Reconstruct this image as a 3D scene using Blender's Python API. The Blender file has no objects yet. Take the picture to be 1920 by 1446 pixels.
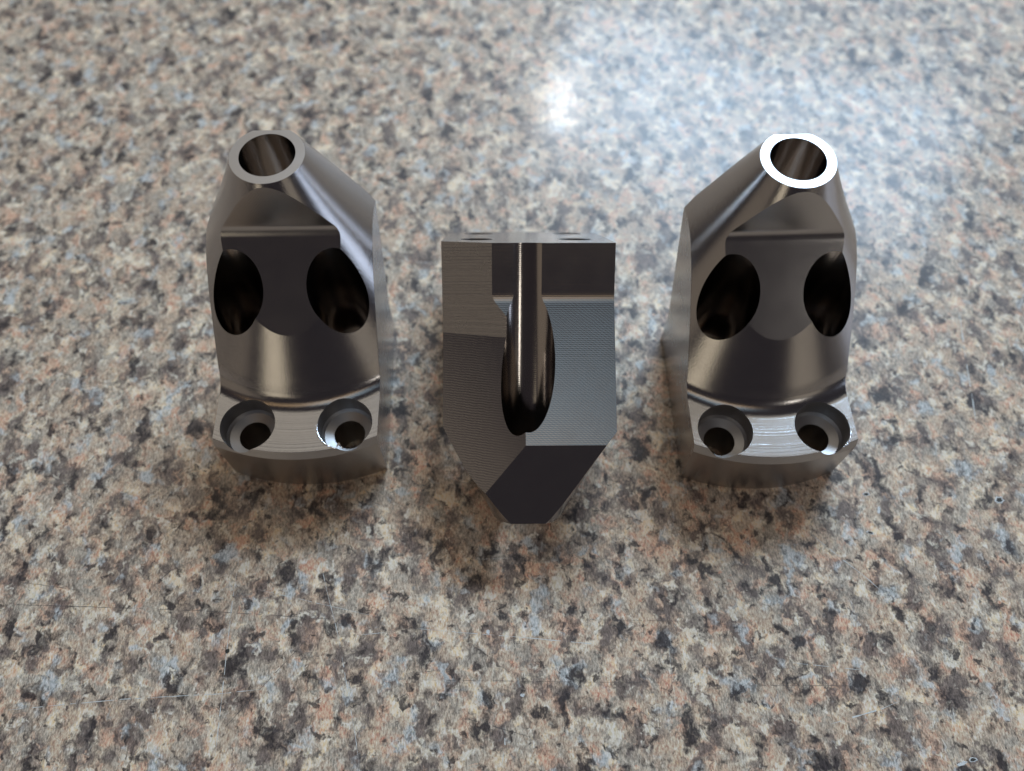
import bpy, bmesh, math, random
from mathutils import Matrix, Vector
random.seed(7)
MM = 0.001
scene = bpy.context.scene
col = scene.collection

# ------------------------------------------------------------------ camera
cam_d = bpy.data.cameras.new("camera")
cam = bpy.data.objects.new("camera", cam_d)
col.objects.link(cam)
cam.location = (0, 0, 0.2)
cam.rotation_euler = (math.radians(90 - 62.228), 0, 0)
cam_d.sensor_fit = 'HORIZONTAL'
cam_d.sensor_width = 36
cam_d.lens = 36 * 1500 / 1920
cam_d.clip_start = 0.005
cam_d.clip_end = 50
cam_d.dof.use_dof = True
cam_d.dof.focus_distance = 0.186
cam_d.dof.aperture_fstop = 9.0
scene.camera = cam

# ------------------------------------------------------------------ light
world = bpy.data.worlds.new("World")
scene.world = world
world.use_nodes = True
bg = world.node_tree.nodes["Background"]
bg.inputs[0].default_value = (0.54, 0.48, 0.56, 1)
bg.inputs[1].default_value = 0.062

def area(name, loc, target, sx, sy, radiance, color):
    d = bpy.data.lights.new(name, 'AREA')
    d.shape = 'RECTANGLE'; d.size = sx; d.size_y = sy
    d.energy = radiance * math.pi * sx * sy
    d.color = color
    o = bpy.data.objects.new(name, d)
    col.objects.link(o)
    o.location = loc
    v = Vector(target) - Vector(loc)
    o.rotation_euler = v.to_track_quat('-Z', 'Y').to_euler()
    return o

area("window_light", (0.58, 1.5, 1.31), (0.04, 0.16, 0), 1.0, 0.38, 27.5, (0.53, 0.75, 1.0))
area("window_glare", (0.112, 1.46, 1.15), (0.01, 0.2, 0), 0.06, 0.095, 150.0, (1.0, 0.97, 0.93))
area("side_window_light", (2.0, 0.12, 0.50), (0.0, 0.12, 0.05), 1.1, 0.9, 2.2, (0.66, 0.78, 1.0))
area("front_ceiling_light", (-0.35, -0.72, 1.95), (0, 0.12, 0), 1.9, 0.5, 0.44, (1.0, 0.68, 0.36))
area("ceiling_light", (-0.1, 1.65, 2.1), (-0.1, 1.2, 0), 3.4, 1.8, 0.60, (1.0, 0.93, 0.80))
area("left_room_light", (-1.05, -1.8, 0.5), (-0.05, 0.1, 0), 0.55, 1.0, 0.85, (1.0, 0.88, 0.66))
area("far_left_room_light", (-2.1, -0.9, 0.9), (-0.05, 0.1, 0), 1.6, 1.8, 0.19, (1.0, 0.84, 0.64))
area("right_room_light", (1.55, -1.5, 0.42), (0.06, 0.1, 0), 0.8, 0.7, 0.34, (1.0, 0.88, 0.70))
area("room_lamp", (1.25, -1.35, 1.12), (0.0, 0.12, 0), 0.14, 0.35, 6.5, (1.0, 0.95, 0.86))
area("overhead_light", (0.05, -0.55, 2.0), (0.0, 0.12, 0), 0.9, 0.7, 0.42, (0.60, 0.83, 1.0))

vs = scene.view_settings
vs.view_transform = 'Standard'; vs.look = 'None'; vs.gamma = 1.0; vs.exposure = 0.08
vs.use_curve_mapping = False

# ------------------------------------------------------------------ node helpers
class NT:
    def __init__(s, name):
        s.m = bpy.data.materials.new(name); s.m.use_nodes = True
        s.t = s.m.node_tree; s.bsdf = s.t.nodes["Principled BSDF"]
        s.tc = s.t.nodes.new("ShaderNodeTexCoord")
    def n(s, typ, **kw):
        nd = s.t.nodes.new(typ)
        for k, v in kw.items():
            if k.startswith('i_'):
                key = k[2:].replace('_', ' ')
                nd.inputs[key].default_value = v
            else: setattr(nd, k, v)
        return nd
    def l(s, a, b): s.t.links.new(a, b)
    def obj(s): return s.tc.outputs['Object']
    def mapping(s, scale=(1, 1, 1), rot=(0, 0, 0), loc=(0, 0, 0), src=None):
        mp = s.n("ShaderNodeMapping")
        mp.inputs['Scale'].default_value = scale
        mp.inputs['Rotation'].default_value = rot
        mp.inputs['Location'].default_value = loc
        s.l(src or s.obj(), mp.inputs['Vector'])
        return mp.outputs[0]
    def noise(s, vec, scale, detail=2, rough=0.5, dist=0.0, out='Fac'):
        nd = s.n("ShaderNodeTexNoise")
        nd.inputs['Scale'].default_value = scale; nd.inputs['Detail'].default_value = detail
        nd.inputs['Roughness'].default_value = rough; nd.inputs['Distortion'].default_value = dist
        s.l(vec, nd.inputs['Vector'])
        return nd.outputs[out]
    def ramp(s, fac, stops, interp='LINEAR'):
        r = s.n("ShaderNodeValToRGB"); e = r.color_ramp.elements
        r.color_ramp.interpolation = interp
        while len(e) < len(stops): e.new(0.5)
        for el, (p, c) in zip(e, stops):
            el.position = p
            el.color = (c, c, c, 1) if not isinstance(c, tuple) else (*c, 1)
        s.l(fac, r.inputs[0])
        return r.outputs[0]
    def mix(s, fac, a, b, typ='MIX'):
        nd = s.n("ShaderNodeMix", data_type='RGBA', blend_type=typ)
        for sock, v in ((nd.inputs[0], fac), (nd.inputs[6], a), (nd.inputs[7], b)):
            if isinstance(v, (int, float)): sock.default_value = v
            elif isinstance(v, tuple): sock.default_value = (*v, 1)
            else: s.l(v, sock)
        return nd.outputs[2]
    def math(s, op, a, b=0.0, clamp=False):
        nd = s.n("ShaderNodeMath", operation=op, use_clamp=clamp)
        for i, v in enumerate((a, b)):
            if isinstance(v, (int, float)): nd.inputs[i].default_value = v
            else: s.l(v, nd.inputs[i])
        return nd.outputs[0]
    def bump(s, h, strength, dist, prev=None):
        nd = s.n("ShaderNodeBump"); nd.inputs['Strength'].default_value = strength
        nd.inputs['Distance'].default_value = dist
        s.l(h, nd.inputs['Height'])
        if prev is not None: s.l(prev, nd.inputs['Normal'])
        return nd.outputs[0]

METAL = (0.455, 0.435, 0.425)

def metal(name, rough=0.28, color=METAL, lines=(), grain=0.0, rings=None, scallop=None, smear=None, waves=None, bevel=0.0):
    """lines: list of (direction xyz, period mm, height mm, wobble); rings: (period, height) about the bore axis;
    scallop: (period, height) wavy cusps; grain: height mm of a fine pebble left by the cutter"""
    k = NT(name); b = k.bsdf
    b.inputs['Base Color'].default_value = (*color, 1)
    b.inputs['Metallic'].default_value = 1.0
    v = k.obj()
    nrm = None
    if bevel:
        bv = k.n('ShaderNodeBevel', samples=4); bv.inputs['Radius'].default_value = bevel * MM; nrm = bv.outputs[0]
    # roughness variation : smudges and wipe marks
    sm = k.noise(k.mapping((1, 1, 1)), 160, 4, 0.6)
    rr = k.ramp(sm, [(0.3, rough * 0.93), (0.7, rough * 1.10)])
    k.l(rr, b.inputs['Roughness'])
    for (dx, dy, dz), per, h, wob in lines:
        sx = k.n("ShaderNodeVectorMath", operation='DOT_PRODUCT')
        k.l(v, sx.inputs[0]); sx.inputs[1].default_value = (dx, dy, dz)
        t = sx.outputs['Value']
        if wob:
            w = k.noise(v, 260, 2, 0.5)
            t = k.math('ADD', t, k.math('MULTIPLY', w, wob * MM))
        s1 = k.math('SINE', k.math('MULTIPLY', t, 2 * math.pi / (per * MM)))
        one = k.n("ShaderNodeCombineXYZ"); k.l(k.math('MULTIPLY', t, 1.0 / (per * MM)), one.inputs[0])
        jit = k.noise(one.outputs[0], 0.7, 3, 0.6)
        hgt = k.math('ADD', k.math('MULTIPLY', s1, 0.5), k.math('MULTIPLY', jit, 1.6))
        nrm = k.bump(hgt, 1.0, h * MM, nrm)
    if rings:
        per, h = rings
        mp = k.mapping((1, 1, 0), loc=(0, -48.4 * MM, 0))
        ln = k.n("ShaderNodeVectorMath", operation='LENGTH'); k.l(mp, ln.inputs[0])
        t = ln.outputs['Value']
        one = k.n("ShaderNodeCombineXYZ"); k.l(k.math('MULTIPLY', t, 1.0 / (per * MM)), one.inputs[0])
        jit = k.noise(one.outputs[0], 1.0, 4, 0.7)
        nrm = k.bump(jit, 1.0, h * MM, nrm)
    if scallop:
        (dx, dy, dz), per, h, cross = scallop
        a = k.n("ShaderNodeVectorMath", operation='DOT_PRODUCT'); k.l(v, a.inputs[0]); a.inputs[1].default_value = (dx, dy, dz)
        c = k.n("ShaderNodeVectorMath", operation='DOT_PRODUCT'); k.l(v, c.inputs[0]); c.inputs[1].default_value = cross
        wob = k.noise(v, 420, 2, 0.5)
        wob2 = k.noise(v, 90, 2, 0.5)
        ph = k.math('ADD', k.math('MULTIPLY', a.outputs['Value'], 2 * math.pi / (per * MM)), k.math('MULTIPLY', wob2, 8.0))
        ph2 = k.math('ADD', k.math('MULTIPLY', c.outputs['Value'], 2 * math.pi / (per * 1.15 * MM)), k.math('MULTIPLY', wob, 7.0))
        hh = k.math('MULTIPLY', k.math('SINE', ph), k.math('SINE', ph2))
        nrm = k.bump(hh, 1.0, h * MM, nrm)
    if waves:
        per, h = waves
        sx = k.n("ShaderNodeSeparateXYZ"); k.l(v, sx.inputs[0])
        w1 = k.noise(k.mapping((1, 1, .5)), 420, 2, 0.5); w2 = k.noise(k.mapping((1.3, 1, .12)), 900, 1, 0.5)
        ph = k.math('ADD', k.math('MULTIPLY', sx.outputs[2], 2 * math.pi / (per * MM)), k.math('ADD', k.math('MULTIPLY', w1, 5.0), k.math('MULTIPLY', w2, 5.0)))
        fade = k.ramp(k.math('MULTIPLY', sx.outputs[0], -1 / (20 * MM)), [(0.15, 0.25), (0.55, 1.0)])
        nrm = k.bump(k.math('MULTIPLY', k.math('SINE', ph), fade), 1.0, h * MM, nrm)
    if grain:
        g = k.noise(v, 2600, 2, 0.6)
        nrm = k.bump(g, 1.0, grain * MM, nrm)
    # hairline handling scratches
    wv = k.noise(k.mapping((18, 900, 700), rot=(0.5, 0.35, 0.8)), 1.0, 2, 0.5)
    nrm = k.bump(k.ramp(wv, [(0.66, 0.0), (0.74, 1.0)]), 0.6, 0.012 * MM, nrm)
    k.l(nrm, b.inputs['Normal'])
    if smear:
        b.inputs['Anisotropic'].default_value = smear
    return k.m

M = {}
M['body'] = metal('turned_steel', 0.19, bevel=0.22, grain=0.022, lines=[((0, 0, 1), 0.42, 0.0025, 0.25)])
M['side'] = metal('milled_steel_side', 0.26, bevel=0.22, lines=[((0, 1, 0.05), 0.8, 0.004, 0.3)])
M['base'] = metal('ground_base_steel', 0.22, lines=[((0, 1, 0), 0.9, 0.0006, 0.2)])
M['foot'] = metal('foot_steel', 0.24, bevel=0.22, rings=(0.5, 0.055), grain=0.004)
M['foot_wall'] = metal('foot_wall_steel', 0.34, bevel=0.22, lines=[((0, 0, 1), 0.6, 0.003, 0.2)])
M['rim'] = metal('rim_steel', 0.32, lines=[((0.35, 1, 0), 0.35, 0.006, 0.2)])
M['notch'] = metal('notch_steel', 0.20, scallop=((0, 0.7, 0.7), 0.55, 0.0035, (1, 0, 0)), grain=0.010)
M['bore'] = metal('bore_steel', 0.15, lines=[((0, 0, 1), 0.5, 0.004, 0.3)], grain=0.004, color=(0.46, 0.42, 0.39))
M['well'] = metal('well_steel', 0.17, lines=[((0, 0, 1), 0.7, 0.003, 0.2)], color=(0.46, 0.43, 0.41))
M['counterbore'] = metal('counterbore_steel', 0.45, lines=[((0, 0, 1), 0.6, 0.003, 0.2)])
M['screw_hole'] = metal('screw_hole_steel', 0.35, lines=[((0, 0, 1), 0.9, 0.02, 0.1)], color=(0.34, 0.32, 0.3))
M['facet_wall'] = metal('flat_facet_steel', 0.22, lines=[((0, 0, 1), 0.9, 0.003, 0.0)])
M['facet_slope'] = metal('sloped_facet_steel', 0.22, lines=[((0, 0.3, 1), 0.50, 0.0055, 0.05)], scallop=((0.25, 0, 1), 0.60, 0.004, (1, 0, 0.2)))
M['facet_tip'] = metal('tip_facet_steel', 0.20, lines=[((0, 0, 1), 0.7, 0.0025, 0.0)])
M['facet_side'] = metal('brushed_facet_steel', 0.26, lines=[((0.05, 0, 1), 0.75, 0.055, 0.5)])
M['facet_ripple'] = metal('rippled_facet_steel', 0.22, waves=(0.58, 0.005))

# ------------------------------------------------------------------ solids
AY = 48.4       # bore axis, mm behind the foot corner line
HW = 20.3
def new_obj(name, bm, mats):
    me = bpy.data.meshes.new(name)
    bmesh.ops.recalc_face_normals(bm, faces=bm.faces)
    bm.to_mesh(me); bm.free()
    for m in mats: me.materials.append(m)
    return bpy.data.objects.new(name, me)

def cone_r(z):
    pts = ((21.6, 37.0), (42.3, 22.0), (66.4, 8.42))
    s = 0
    for i, (zi, ri) in enumerate(pts):
        t = ri
        for j, (zj, _) in enumerate(pts):
            if i != j: t *= (z - zj) / (zi - zj)
        s += t
    return s

def lathe(profile, seg, names, mats):
    """profile: list of (r,z,region of the segment that starts here)"""
    bm = bmesh.new(); rings = []
    for r, z, _ in profile:
        rings.append([bm.verts.new((r * math.cos(2 * math.pi * (i + .5) / seg), AY + r * math.sin(2 * math.pi * (i + .5) / seg), z)) for i in range(seg)])
    for k in range(len(profile) - 1):
        mi = names.index(profile[k][2])
        for i in range(seg):
            f = bm.faces.new((rings[k][i], rings[k][(i + 1) % seg], rings[k + 1][(i + 1) % seg], rings[k + 1][i])); f.material_index = mi
    f = bm.faces.new(rings[0][::-1]); f.material_index = names.index('base')
    f = bm.faces.new(rings[-1]); f.material_index = names.index('rim')
    return new_obj('solid', bm, mats)

def prism(poly, x0, x1, mat, shear=0.0, seg_mats=None, mats=None):
    """polygon in (y,z) swept along x, y sheared by shear*x"""
    bm = bmesh.new()
    a = [bm.verts.new((x0, y + shear * x0, z)) for y, z in poly]
    b = [bm.verts.new((x1, y + shear * x1, z)) for y, z in poly]
    n = len(poly)
    for i in range(n):
        f = bm.faces.new((a[i], a[(i + 1) % n], b[(i + 1) % n], b[i]))
        if seg_mats: f.material_index = seg_mats[i]
    bm.faces.new(a[::-1]); bm.faces.new(b)
    return new_obj('cutter', bm, mats or [mat])

def tube(x, y, stops, seg, mats, idx):
    """solid of stacked circles (r,z); idx = material of each band"""
    bm = bmesh.new(); rings = []
    for r, z in stops:
        rings.append([bm.verts.new((x + r * math.cos(2 * math.pi * i / seg), y + r * math.sin(2 * math.pi * i / seg), z)) for i in range(seg)])
    for k in range(len(stops) - 1):
        for i in range(seg):
            f = bm.faces.new((rings[k][i], rings[k][(i + 1) % seg], rings[k + 1][(i + 1) % seg], rings[k + 1][i])); f.material_index = idx[k]
    bm.faces.new(rings[0][::-1]).material_index = idx[0]
    bm.faces.new(rings[-1]).material_index = idx[-1]
    return new_obj('cutter', bm, mats)

def arc(p0, pc, p1, r, n=10):
    """fillet of radius r between p0-pc-p1 in 2D"""
    a = Vector(p0) - Vector(pc); b = Vector(p1) - Vector(pc); a.normalize(); b.normalize()
    ang = a.angle(b); d = r / math.tan(ang / 2)
    c = Vector(pc) + (a + b).normalized() * (r / math.sin(ang / 2))
    s = Vector(pc) + a * d - c; e = Vector(pc) + b * d - c
    t0 = math.atan2(s.y, s.x); t1 = math.atan2(e.y, e.x)
    dt = (t1 - t0 + math.pi) % (2 * math.pi) - math.pi
    return [(c.x + r * math.cos(t0 + dt * i / n), c.y + r * math.sin(t0 + dt * i / n)) for i in range(n + 1)]

def build_mesh():
    tmp = []
    names = ['body', 'base', 'side', 'foot', 'foot_wall', 'rim']
    prof = [(52.7, 0.0, 'foot_wall'), (52.7, 17.0, 'foot_wall'), (51.7, 19.2, 'foot')]
    fl = arc((45, 19.2), (38.35, 19.2), (cone_r(24), 24), 5.2, 10)
    fl = [(max(r, 0), z) for r, z in fl]
    prof += [(fl[0][0], fl[0][1], 'body')]
    prof += [(r, z, 'body') for r, z in fl[1:]]
    z0 = fl[-1][1]
    for i in range(1, 33):
        z = z0 + (66.4 - z0) * i / 32
        prof.append((cone_r(z), z, 'body'))
    base = lathe(prof, 288, names, [M[n] for n in names]); col.objects.link(base); tmp.append(base)
    ops = []
    big = 90
    # side walls
    ops.append(prism([(-30, -10), (130, -10), (130, 90), (-30, 90)], HW, HW + 60, M['side']))
    ops.append(prism([(-30, -10), (130, -10), (130, 90), (-30, 90)], -HW - 60, -HW, M['side']))
    # back: flat wall, fillet, slope
    fil = arc((43, 0), (43, 13.2), (55.9, 13.2 + 12.9 / .385), 7.0, 8)
    top = (43 + .385 * (85 - 13.2), 85)
    poly = [(43, -5)] + fil + [top, (160, 85), (160, -5)]
    sm = [0] + [1] * (len(fil)) + [1, 1, 1]
    ops.append(prism(poly, -70, 70, None, seg_mats=sm, mats=[M['facet_wall'], M['facet_slope']]))
    # back: the pair of faces turned to the other side
    zc = 22.6; y0 = 43 + .49 * 8.3
    poly = [(y0, -5), (y0, zc), (y0 + .38 * (85 - zc), 85), (160, 85), (160, -5)]
    ops.append(prism(poly, -90, 90, None, shear=.49, seg_mats=[0, 1, 1, 1, 1], mats=[M['facet_side'], M['facet_ripple']]))
    # back: flat at the tip
    ops.append(prism([(55.8, -6), (55.8, 91), (150, 91), (150, -6)], -71, 71, M['facet_tip']))
    # relief notch in front
    zl = lambda y: 33.3 + .9 * (y - 19.9)
    fil = arc((20, zl(20)), (39.6, zl(39.6)), (39.6, 80), 4.2, 10)
    poly = [(10.5, zl(10.5))] + fil + [(39.6, 92), (10.5, 92)]
    ops.append(prism(poly, -72, 72, M['notch']))
    # main bore
    ops.append(tube(0, AY, [(6.3, -20), (6.3, 80)], 96, [M['bore']], [0]))
    # screw wells and counterbores
    for x in (-12.1, 12.1):
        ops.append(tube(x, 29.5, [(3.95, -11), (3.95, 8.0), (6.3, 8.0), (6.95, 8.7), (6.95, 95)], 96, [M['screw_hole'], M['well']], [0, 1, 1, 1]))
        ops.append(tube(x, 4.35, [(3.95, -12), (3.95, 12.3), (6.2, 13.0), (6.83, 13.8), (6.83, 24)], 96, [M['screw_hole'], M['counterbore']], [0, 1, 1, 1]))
    for c in ops:
        col.objects.link(c); tmp.append(c)
        md = base.modifiers.new('cut', 'BOOLEAN'); md.operation = 'DIFFERENCE'; md.object = c; md.solver = 'EXACT'
        md.material_mode = 'TRANSFER'
    dg = bpy.context.evaluated_depsgraph_get(); dg.update()
    me = bpy.data.meshes.new_from_object(base.evaluated_get(dg), depsgraph=dg)
    for o in tmp:
        d = o.data; bpy.data.objects.remove(o); bpy.data.meshes.remove(d)
    return me

master = build_mesh()

# regions -> part names
def region_of(mname, c):
    """part key for a face of material mname at centre c (mm)"""
    side = 'i' if c.x > 0 else 'o'
    row = 'front' if c.y < 16.8 else 'back'
    for key, m in M.items():
        if m.name == mname: break
    return {'body': ('body', None), 'side': ('body', None), 'base': ('base_plate', None), 'foot': ('mounting_foot', None), 'foot_wall': ('mounting_foot', None),
            'rim': ('ring_rim', None), 'notch': ('relief_notch', None), 'bore': ('bore', None),
            'well': ('screw_well', side), 'counterbore': ('counterbore', side), 'screw_hole': ('screw_hole', side + row),
            'facet_wall': ('facet', 'wall'), 'facet_slope': ('facet', 'slope'), 'facet_tip': ('facet', 'tip'),
            'facet_side': ('facet', 'side'), 'facet_ripple': ('facet', 'ripple')}[key]

def cleaned(me):
    """weld the slivers left by the cuts"""
    bm = bmesh.new(); bm.from_mesh(me)
    bmesh.ops.remove_doubles(bm, verts=bm.verts, dist=0.004)
    bmesh.ops.dissolve_degenerate(bm, dist=0.004, edges=bm.edges)
    return bm

def split(me, mirror):
    bm = cleaned(me)
    mats = list(me.materials)
    bins = {}
    bm.normal_update()
    for f in bm.faces:
        m = mats[f.material_index]
        bins.setdefault(region_of(m.name, f.calc_center_median()), []).append(f)
    out = {}
    for key, faces in bins.items():
        vs_, idx, polys, mi, used = [], {}, [], [], []
        for f in faces:
            p = []
            for v in f.verts:
                if v.index not in idx:
                    idx[v.index] = len(vs_)
                    vs_.append(((-v.co.x if mirror else v.co.x) * MM, v.co.y * MM, v.co.z * MM))
                p.append(idx[v.index])
            if mirror: p = p[::-1]
            polys.append(p)
            m = mats[f.material_index]
            if m not in used: used.append(m)
            mi.append(used.index(m))
        nm = bpy.data.meshes.new(key[0])
        nm.from_pydata(vs_, [], polys)
        for m in used: nm.materials.append(m)
        nm.polygons.foreach_set('material_index', mi)
        nm.polygons.foreach_set('use_smooth', [True] * len(polys))
        nm.set_sharp_from_angle(angle=math.radians(24))
        nm.validate(); nm.update()
        out[key] = nm
    bm.free()
    return out

parts_plain = split(master, False)
parts_mirror = split(master, True)

def add(name, me, parent=None):
    o = bpy.data.objects.new(name, me); col.objects.link(o)
    if parent is not None: o.parent = parent
    return o

def bracket(parts, label):
    root = bpy.data.objects.new('machined_bracket', None); col.objects.link(root)
    root.empty_display_size = 0.01
    root['label'] = label; root['category'] = 'metal bracket'; root['group'] = 'machined metal brackets on the counter'
    obs = {}
    for key, me in parts.items():
        if key[0] != 'screw_hole': obs[key] = add(key[0], me, root)
    for key, me in parts.items():
        if key[0] == 'screw_hole':
            side = key[1][0]
            par = obs[('counterbore', side)] if key[1].endswith('front') else obs[('screw_well', side)]
            add('screw_hole', me, par)
    return root, obs

left, lo = bracket(parts_plain, 'upright steel bracket with a dull grey ring rim and a bright burr on its foot')
left.location = (-53.68 * MM, 79.99 * MM, 0); left.rotation_euler = (0, 0, 0.01746)
right, ro = bracket(parts_mirror, 'upright steel bracket with a glaring white ring rim')
right.location = (65.2 * MM, 78.8 * MM, 0); right.rotation_euler = (0, 0, 0.034)
mid, mo = bracket(parts_plain, 'dark faceted steel bracket lying face down with a long groove, between the upright two')
for key, lab in ((('facet', 'wall'), 'dark smooth flat facet beside the groove'), (('facet', 'slope'), 'blue grey facet with fine milled lines'),
                 (('facet', 'tip'), 'smooth blue black facet at the pointed end'), (('facet', 'side'), 'brown grey facet with brushed lines'),
                 (('facet', 'ripple'), 'brown grey facet with rippled tool marks')):
    mo[key]['label'] = lab
def lie(root, yaw, al, roll, loc):
    Z = Vector((0, -math.cos(al), -math.sin(al))); Y = Vector((0, -math.sin(al), math.cos(al))); X = Vector((1, 0, 0))
    X2 = math.cos(roll) * X + math.sin(roll) * Y; Y2 = -math.sin(roll) * X + math.cos(roll) * Y
    R = Matrix((X2, Y2, Z)).transposed()
    R = Matrix.Rotation(yaw, 3, 'Z') @ R
    root.matrix_world = Matrix.Translation(loc) @ R.to_4x4() @ Matrix.Diagonal((1.035, 1, 1, 1))
lie(mid, -0.0011, 0.7290, -0.0200, Vector((2.95, 147.41, 15.558)) * MM)
zmin = min((mid.matrix_world @ v.co).z for o in mo.values() for v in o.data.vertices)
mid.matrix_world = Matrix.Translation((0, 0, -zmin)) @ mid.matrix_world

# ------------------------------------------------------------------ counter
def counter_material():
    k = NT('granite_laminate'); b = k.bsdf
    v = k.obj()
    wn = k.noise(v, 220, 3, 0.6, out='Color')
    wsub = k.n("ShaderNodeVectorMath", operation='SUBTRACT'); k.l(wn, wsub.inputs[0]); wsub.inputs[1].default_value = (.5, .5, .5)
    wmul = k.n("ShaderNodeVectorMath", operation='SCALE'); k.l(wsub.outputs[0], wmul.inputs[0]); wmul.inputs['Scale'].default_value = 0.006
    wadd = k.n("ShaderNodeVectorMath", operation='ADD'); k.l(v, wadd.inputs[0]); k.l(wmul.outputs[0], wadd.inputs[1])
    w = wadd.outputs[0]
    def mp(rot, sc, loc): return k.mapping(sc, (0, 0, rot), loc, w)
    def lay(c, colr, rot, sc, loc, scale, det, ro, lo, hi, amt):
        m_ = k.ramp(k.noise(mp(rot, sc, loc), scale, det, ro), [(lo, 0.), (hi, 1.)])
        return k.mix(k.math('MULTIPLY', m_, amt), c, colr)
    c = k.mix(k.ramp(k.noise(mp(.6, (1, .8, 1), (3, 1, 0)), 160, 4, .58), [(.40, 0.), (.60, 1.)]), (.62, .485, .355), (.47, .42, .345))
    c = lay(c, (.76, .49, .34), .5, (1, .8, 1), (9, 4, 0), 160, 4, .58, .53, .63, .85)
    c = lay(c, (.93, .80, .60), .2, (1, .9, 1), (1, 14, 0), 190, 4, .58, .535, .63, .95)
    c = lay(c, (.16, .128, .115), .7, (1, .7, 1), (5, 33, 0), 155, 5, .62, .48, .60, .90)
    c = lay(c, (.56, .60, .60), .4, (1, .85, 1), (21, 7, 0), 160, 3, .55, .575, .67, .85)
    c = lay(c, (.78, .54, .38), .5, (1, .8, 1), (17, 24, 0), 290, 3, .58, .59, .67, .7)
    c = lay(c, (.86, .80, .66), .4, (1, .85, 1), (31, 5, 0), 270, 3, .58, .58, .67, .85)
    c = lay(c, (.045, .038, .04), .8, (1, .72, 1), (41, 3, 0), 170, 4, .58, .55, .65, .94)
    c = lay(c, (.055, .045, .044), .3, (1, .85, 1), (13, 53, 0), 360, 3, .58, .58, .67, .88)
    # printed grain: short diagonal strokes and pepper
    fine = k.noise(k.mapping((1, .4, 1), (0, 0, .75)), 2400, 3, .7)
    c = k.mix(.9, c, k.ramp(fine, [(.28, .12), (.5, .5), (.74, .9)]), 'OVERLAY')
    fine2 = k.noise(k.mapping((1, .55, 1), (0, 0, .6)), 900, 4, .72)
    c = k.mix(.7, c, k.ramp(fine2, [(.3, .2), (.5, .5), (.7, .8)]), 'OVERLAY')
    c = k.mix(1.0, c, (1.085, 1.0, .945), 'MULTIPLY')
    k.l(c, b.inputs['Base Color'])
    b.inputs['IOR'].default_value = 1.45
    b.inputs['Specular IOR Level'].default_value = 0.46; b.inputs['Coat Weight'].default_value = 0.16; b.inputs['Coat Roughness'].default_value = 0.13; b.inputs['Coat IOR'].default_value = 1.45
    k.l(k.ramp(k.noise(v, 30, 4, .6), [(.3, .38), (.7, .48)]), b.inputs['Roughness'])
    n = k.bump(k.noise(v, 320, 3, .55), 1.0, 0.010 * MM)
    n = k.bump(k.noise(k.mapping((1, .5, 1), (0, 0, .75)), 2200, 2, .5), 1.0, 0.003 * MM, n)
    k.l(n, b.inputs['Normal'])
    return k.m

bm = bmesh.new()
bmesh.ops.create_cube(bm, size=1.0)
for vv in bm.verts: vv.co = (vv.co.x * 1.8, vv.co.y * 1.2 + 0.25, vv.co.z * 0.038 - 0.019)
bmesh.ops.bevel(bm, geom=bm.edges[:], offset=0.004, segments=3, affect='EDGES')
counter = new_obj('countertop', bm, [counter_material()]); col.objects.link(counter)
counter['kind'] = 'structure'

# scratches and nicks in the laminate, at their places on the counter
F_ = Vector((0, math.cos(math.radians(62.228)), -math.sin(math.radians(62.228)))); U_ = Vector((0, -F_.z, F_.y))
def at(u, v):
    r = F_ + Vector((1, 0, 0)) * ((u - 960) / 1500) + U_ * ((723 - v) / 1500)
    t = 0.2 / -r.z
    return Vector((r.x * t, r.y * t, 0))
def plain(name, color, rough):
    k = NT(name); k.bsdf.inputs['Base Color'].default_value = (*color, 1); k.bsdf.inputs['Roughness'].default_value = rough
    n = k.noise(k.obj(), 2500, 3, .6)
    k.l(k.mix(n, tuple(c * .6 for c in color), tuple(min(1, c * 1.35) for c in color)), k.bsdf.inputs['Base Color'])
    return k.m
m_pale = plain('scuffed_laminate', (.78, .74, .69), .6)
m_dark = plain('grimy_groove', (.10, .085, .08), .5)
def strip(bm, pts, w):
    P = [at(*p) for p in pts]; Q = []
    for a, b in zip(P, P[1:]):
        n = max(2, int((b - a).length / 0.0012))
        Q += [a.lerp(b, i / n) for i in range(n)]
    Q.append(P[-1])
    # gentle bends and gaps
    L, R_ = [], []
    for i, q in enumerate(Q):
        d = (Q[min(i + 1, len(Q) - 1)] - Q[max(i - 1, 0)]).normalized(); nrm = Vector((-d.y, d.x, 0))
        e = min(1, i / 4, (len(Q) - 1 - i) / 4)
        ww = 1.7 * w * MM * (0.25 + 0.75 * random.random()) * e
        q = q + nrm * random.uniform(-.03, .03) * MM
        L.append(bm.verts.new((*(q + nrm * ww / 2).xy, 0.00003))); R_.append(bm.verts.new((*(q - nrm * ww / 2).xy, 0.00003)))
    for i in range(len(Q) - 1):
        if random.random() < .16: continue
        bm.faces.new((R_[i], R_[i + 1], L[i + 1], L[i]))
pale = [([(449, 1041), (437, 1118), (425, 1222), (417, 1299), (408, 1377), (402, 1431)], .13),
        ([(598, 1037), (612, 1104), (635, 1195), (653, 1300), (665, 1373), (674, 1437)], .11),
        ([(0, 1333), (101, 1323), (235, 1311), (413, 1301), (504, 1291)], .12),
        ([(774, 1178), (875, 1187), (976, 1195), (1137, 1210)], .13), ([(660, 1192), (734, 1185)], .12),
        ([(958, 1373), (946, 1384), (947, 1397), (939, 1446)], .22), ([(1252, 1202), (1258, 1246), (1262, 1279)], .10),
        ([(1515, 997), (1573, 1044), (1624, 1083), (1677, 1130)], .14), ([(1554, 1359), (1589, 1348), (1652, 1330), (1689, 1314)], .22),
        ([(1476, 1242), (1632, 1258)], .10), ([(1798, 580), (1809, 663), (1823, 746), (1831, 798)], .22),
        ([(480, 1105), (700, 1155)], .08), ([(880, 1050), (960, 1046)], .10), ([(1370, 1152), (1384, 1170)], .12)]
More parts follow.
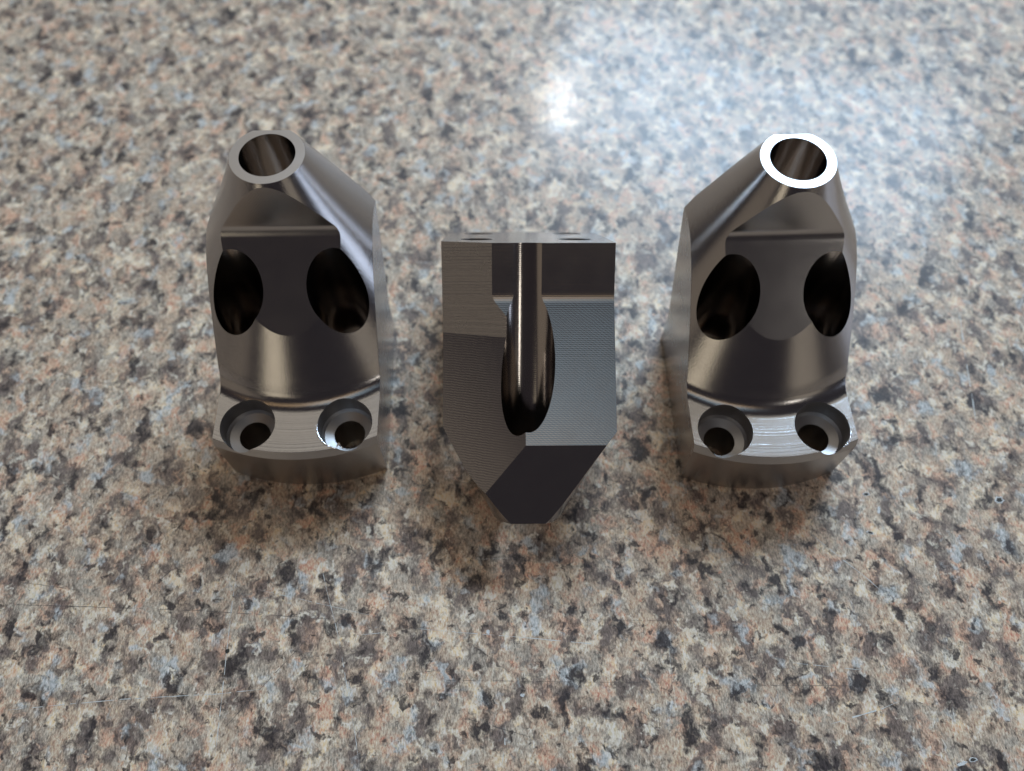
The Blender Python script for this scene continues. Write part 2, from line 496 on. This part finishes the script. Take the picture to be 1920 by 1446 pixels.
dark = [([(578, 1195), (538, 1239), (471, 1310), (410, 1377)], .16), ([(0, 1133), (168, 1138), (370, 1145), (639, 1162)], .12),
        ([(858, 1343), (953, 1370), (1010, 1387)], .12), ([(754, 1264), (875, 1252)], .10), ([(1397, 1285), (1671, 1287)], .09),
        ([(0, 1088), (70, 1096), (160, 1108)], .10), ([(1060, 1162), (1280, 1164)], .08), ([(780, 1275), (1260, 1281)], .07),
        ([(1140, 50), (1147, 133), (1157, 217), (1165, 320)], .24), ([(1350, 200), (1467, 230), (1533, 243)], .22),
        ([(1250, 277), (1300, 337)], .2), ([(610, 1090), (660, 1040), (690, 1015)], .12), ([(270, 1115), (320, 1070), (390, 1040)], .14)]
for nm, data, mat in (('scratch', pale, m_pale), ('scratch', dark, m_dark)):
    for pts, w in data:
        bm = bmesh.new(); strip(bm, pts, w if mat is m_pale else w * .75)
        me = bpy.data.meshes.new('scratch'); bm.to_mesh(me); bm.free(); me.materials.append(mat)
        add('scratch', me, counter)
def chip(u, v, rx, ry, rot, rim):
    c = at(u, v); bm = bmesh.new(); n = 18
    def ring(s, z): return [bm.verts.new((c.x + MM * s * (rx * math.cos(a) * math.cos(rot) - ry * math.sin(a) * math.sin(rot)) * j,
                                         c.y + MM * s * (rx * math.cos(a) * math.sin(rot) + ry * math.sin(a) * math.cos(rot)) * j, z))
                            for a, j in zip([2 * math.pi * i / n for i in range(n)], jit)]
    jit = [random.uniform(.75, 1.2) for _ in range(n)]
    A = ring(1.35, 0.00001); B = ring(1.12, 0.00008); D = ring(.9, 0.00003)
    for a, b, m_ in ((A, B, 0), (B, D, 0)):
        for i in range(n):
            f = bm.faces.new((a[i], a[(i + 1) % n], b[(i + 1) % n], b[i])); f.material_index = 0 if rim else 1
    f = bm.faces.new(D); f.material_index = 1 if rim != 2 else 0
    me = bpy.data.meshes.new('chip'); bm.to_mesh(me); bm.free()
    me.materials.append(m_white); me.materials.append(m_pit)
    add('chip', me, counter)
m_white = plain('chipped_laminate_edge', (.74, .73, .70), .5)
m_pit = plain('chip_core', (.05, .045, .035), .7)
for a in ((1624, 927, .75, .42, .1, 1), (1632, 999, .7, .34, -.3, 1), (1648, 957, .3, .8, -.3, 2), (1824, 1425, .8, .36, .2, 1), (1804, 1432, .9, .3, .3, 2),
          (915, 1185, .3, .45, .3, 2), (980, 1304, .4, .3, 0, 2), (426, 1221, .4, .42, 0, 0), (1023, 197, .45, .4, 0, 0), (1240, 323, .45, .35, 0, 0), (1874, 938, .9, .7, .2, 1)):
    chip(*a)

# torn burrs left on two of the counterbore rims
m_burr = metal('bright_burr', 0.15, color=(.80, .80, .82), grain=0.02)
def burr(root, cx, cy, r, z, a0, a1, w, h, curl=None):
    bm = bmesh.new(); n = 40; rows = []
    for i in range(n + 1):
        t = i / n; a = math.radians(a0 + (a1 - a0) * t); e = math.sin(math.pi * min(1, max(.03, t))) ** .5
        ww = w * e * random.uniform(.6, 1.2); hh = h * e * random.uniform(.3, 1.3)
        rows.append([bm.verts.new(((cx + (r + d) * math.cos(a)) * MM, (cy + (r + d) * math.sin(a)) * MM, (z + q) * MM))
                     for d, q in ((-.08, -.2), (-.02, hh), (ww * .5, hh * .8), (ww, -.04))])
    for A, B in zip(rows, rows[1:]):
        for j in range(3): bm.faces.new((A[j], A[j + 1], B[j + 1], B[j]))
    if curl:
        prev = None
        for i in range(22):
            t = i / 21; x, y, zz = curl
            px = x + 1.7 * t; py = y + .5 * math.sin(t * 5.5) + .35 * t; pz = zz + .25 + .5 * math.sin(t * 4)
            wv = .34 * (1 - .6 * t)
            cur = [bm.verts.new(((px) * MM, (py + wv) * MM, (pz + .15) * MM)), bm.verts.new((px * MM, (py - wv) * MM, (pz - .15) * MM))]
            if prev: bm.faces.new((prev[0], prev[1], cur[1], cur[0]))
            prev = cur
    me = bpy.data.meshes.new('burr'); bm.to_mesh(me); bm.free(); me.materials.append(m_burr)
    for p in me.polygons: p.use_smooth = True
    add('burr', me, root)
burr(left, 12.1, 4.35, 6.9, 19.2, 178, 262, .55, .12, curl=(10.6, -2.0, 19.0))
burr(right, 12.1, 4.35, 6.9, 19.2, -52, -8, .5, .16)
burr(right, 12.1, 4.35, 6.9, 19.2, 8, 40, .22, .08)
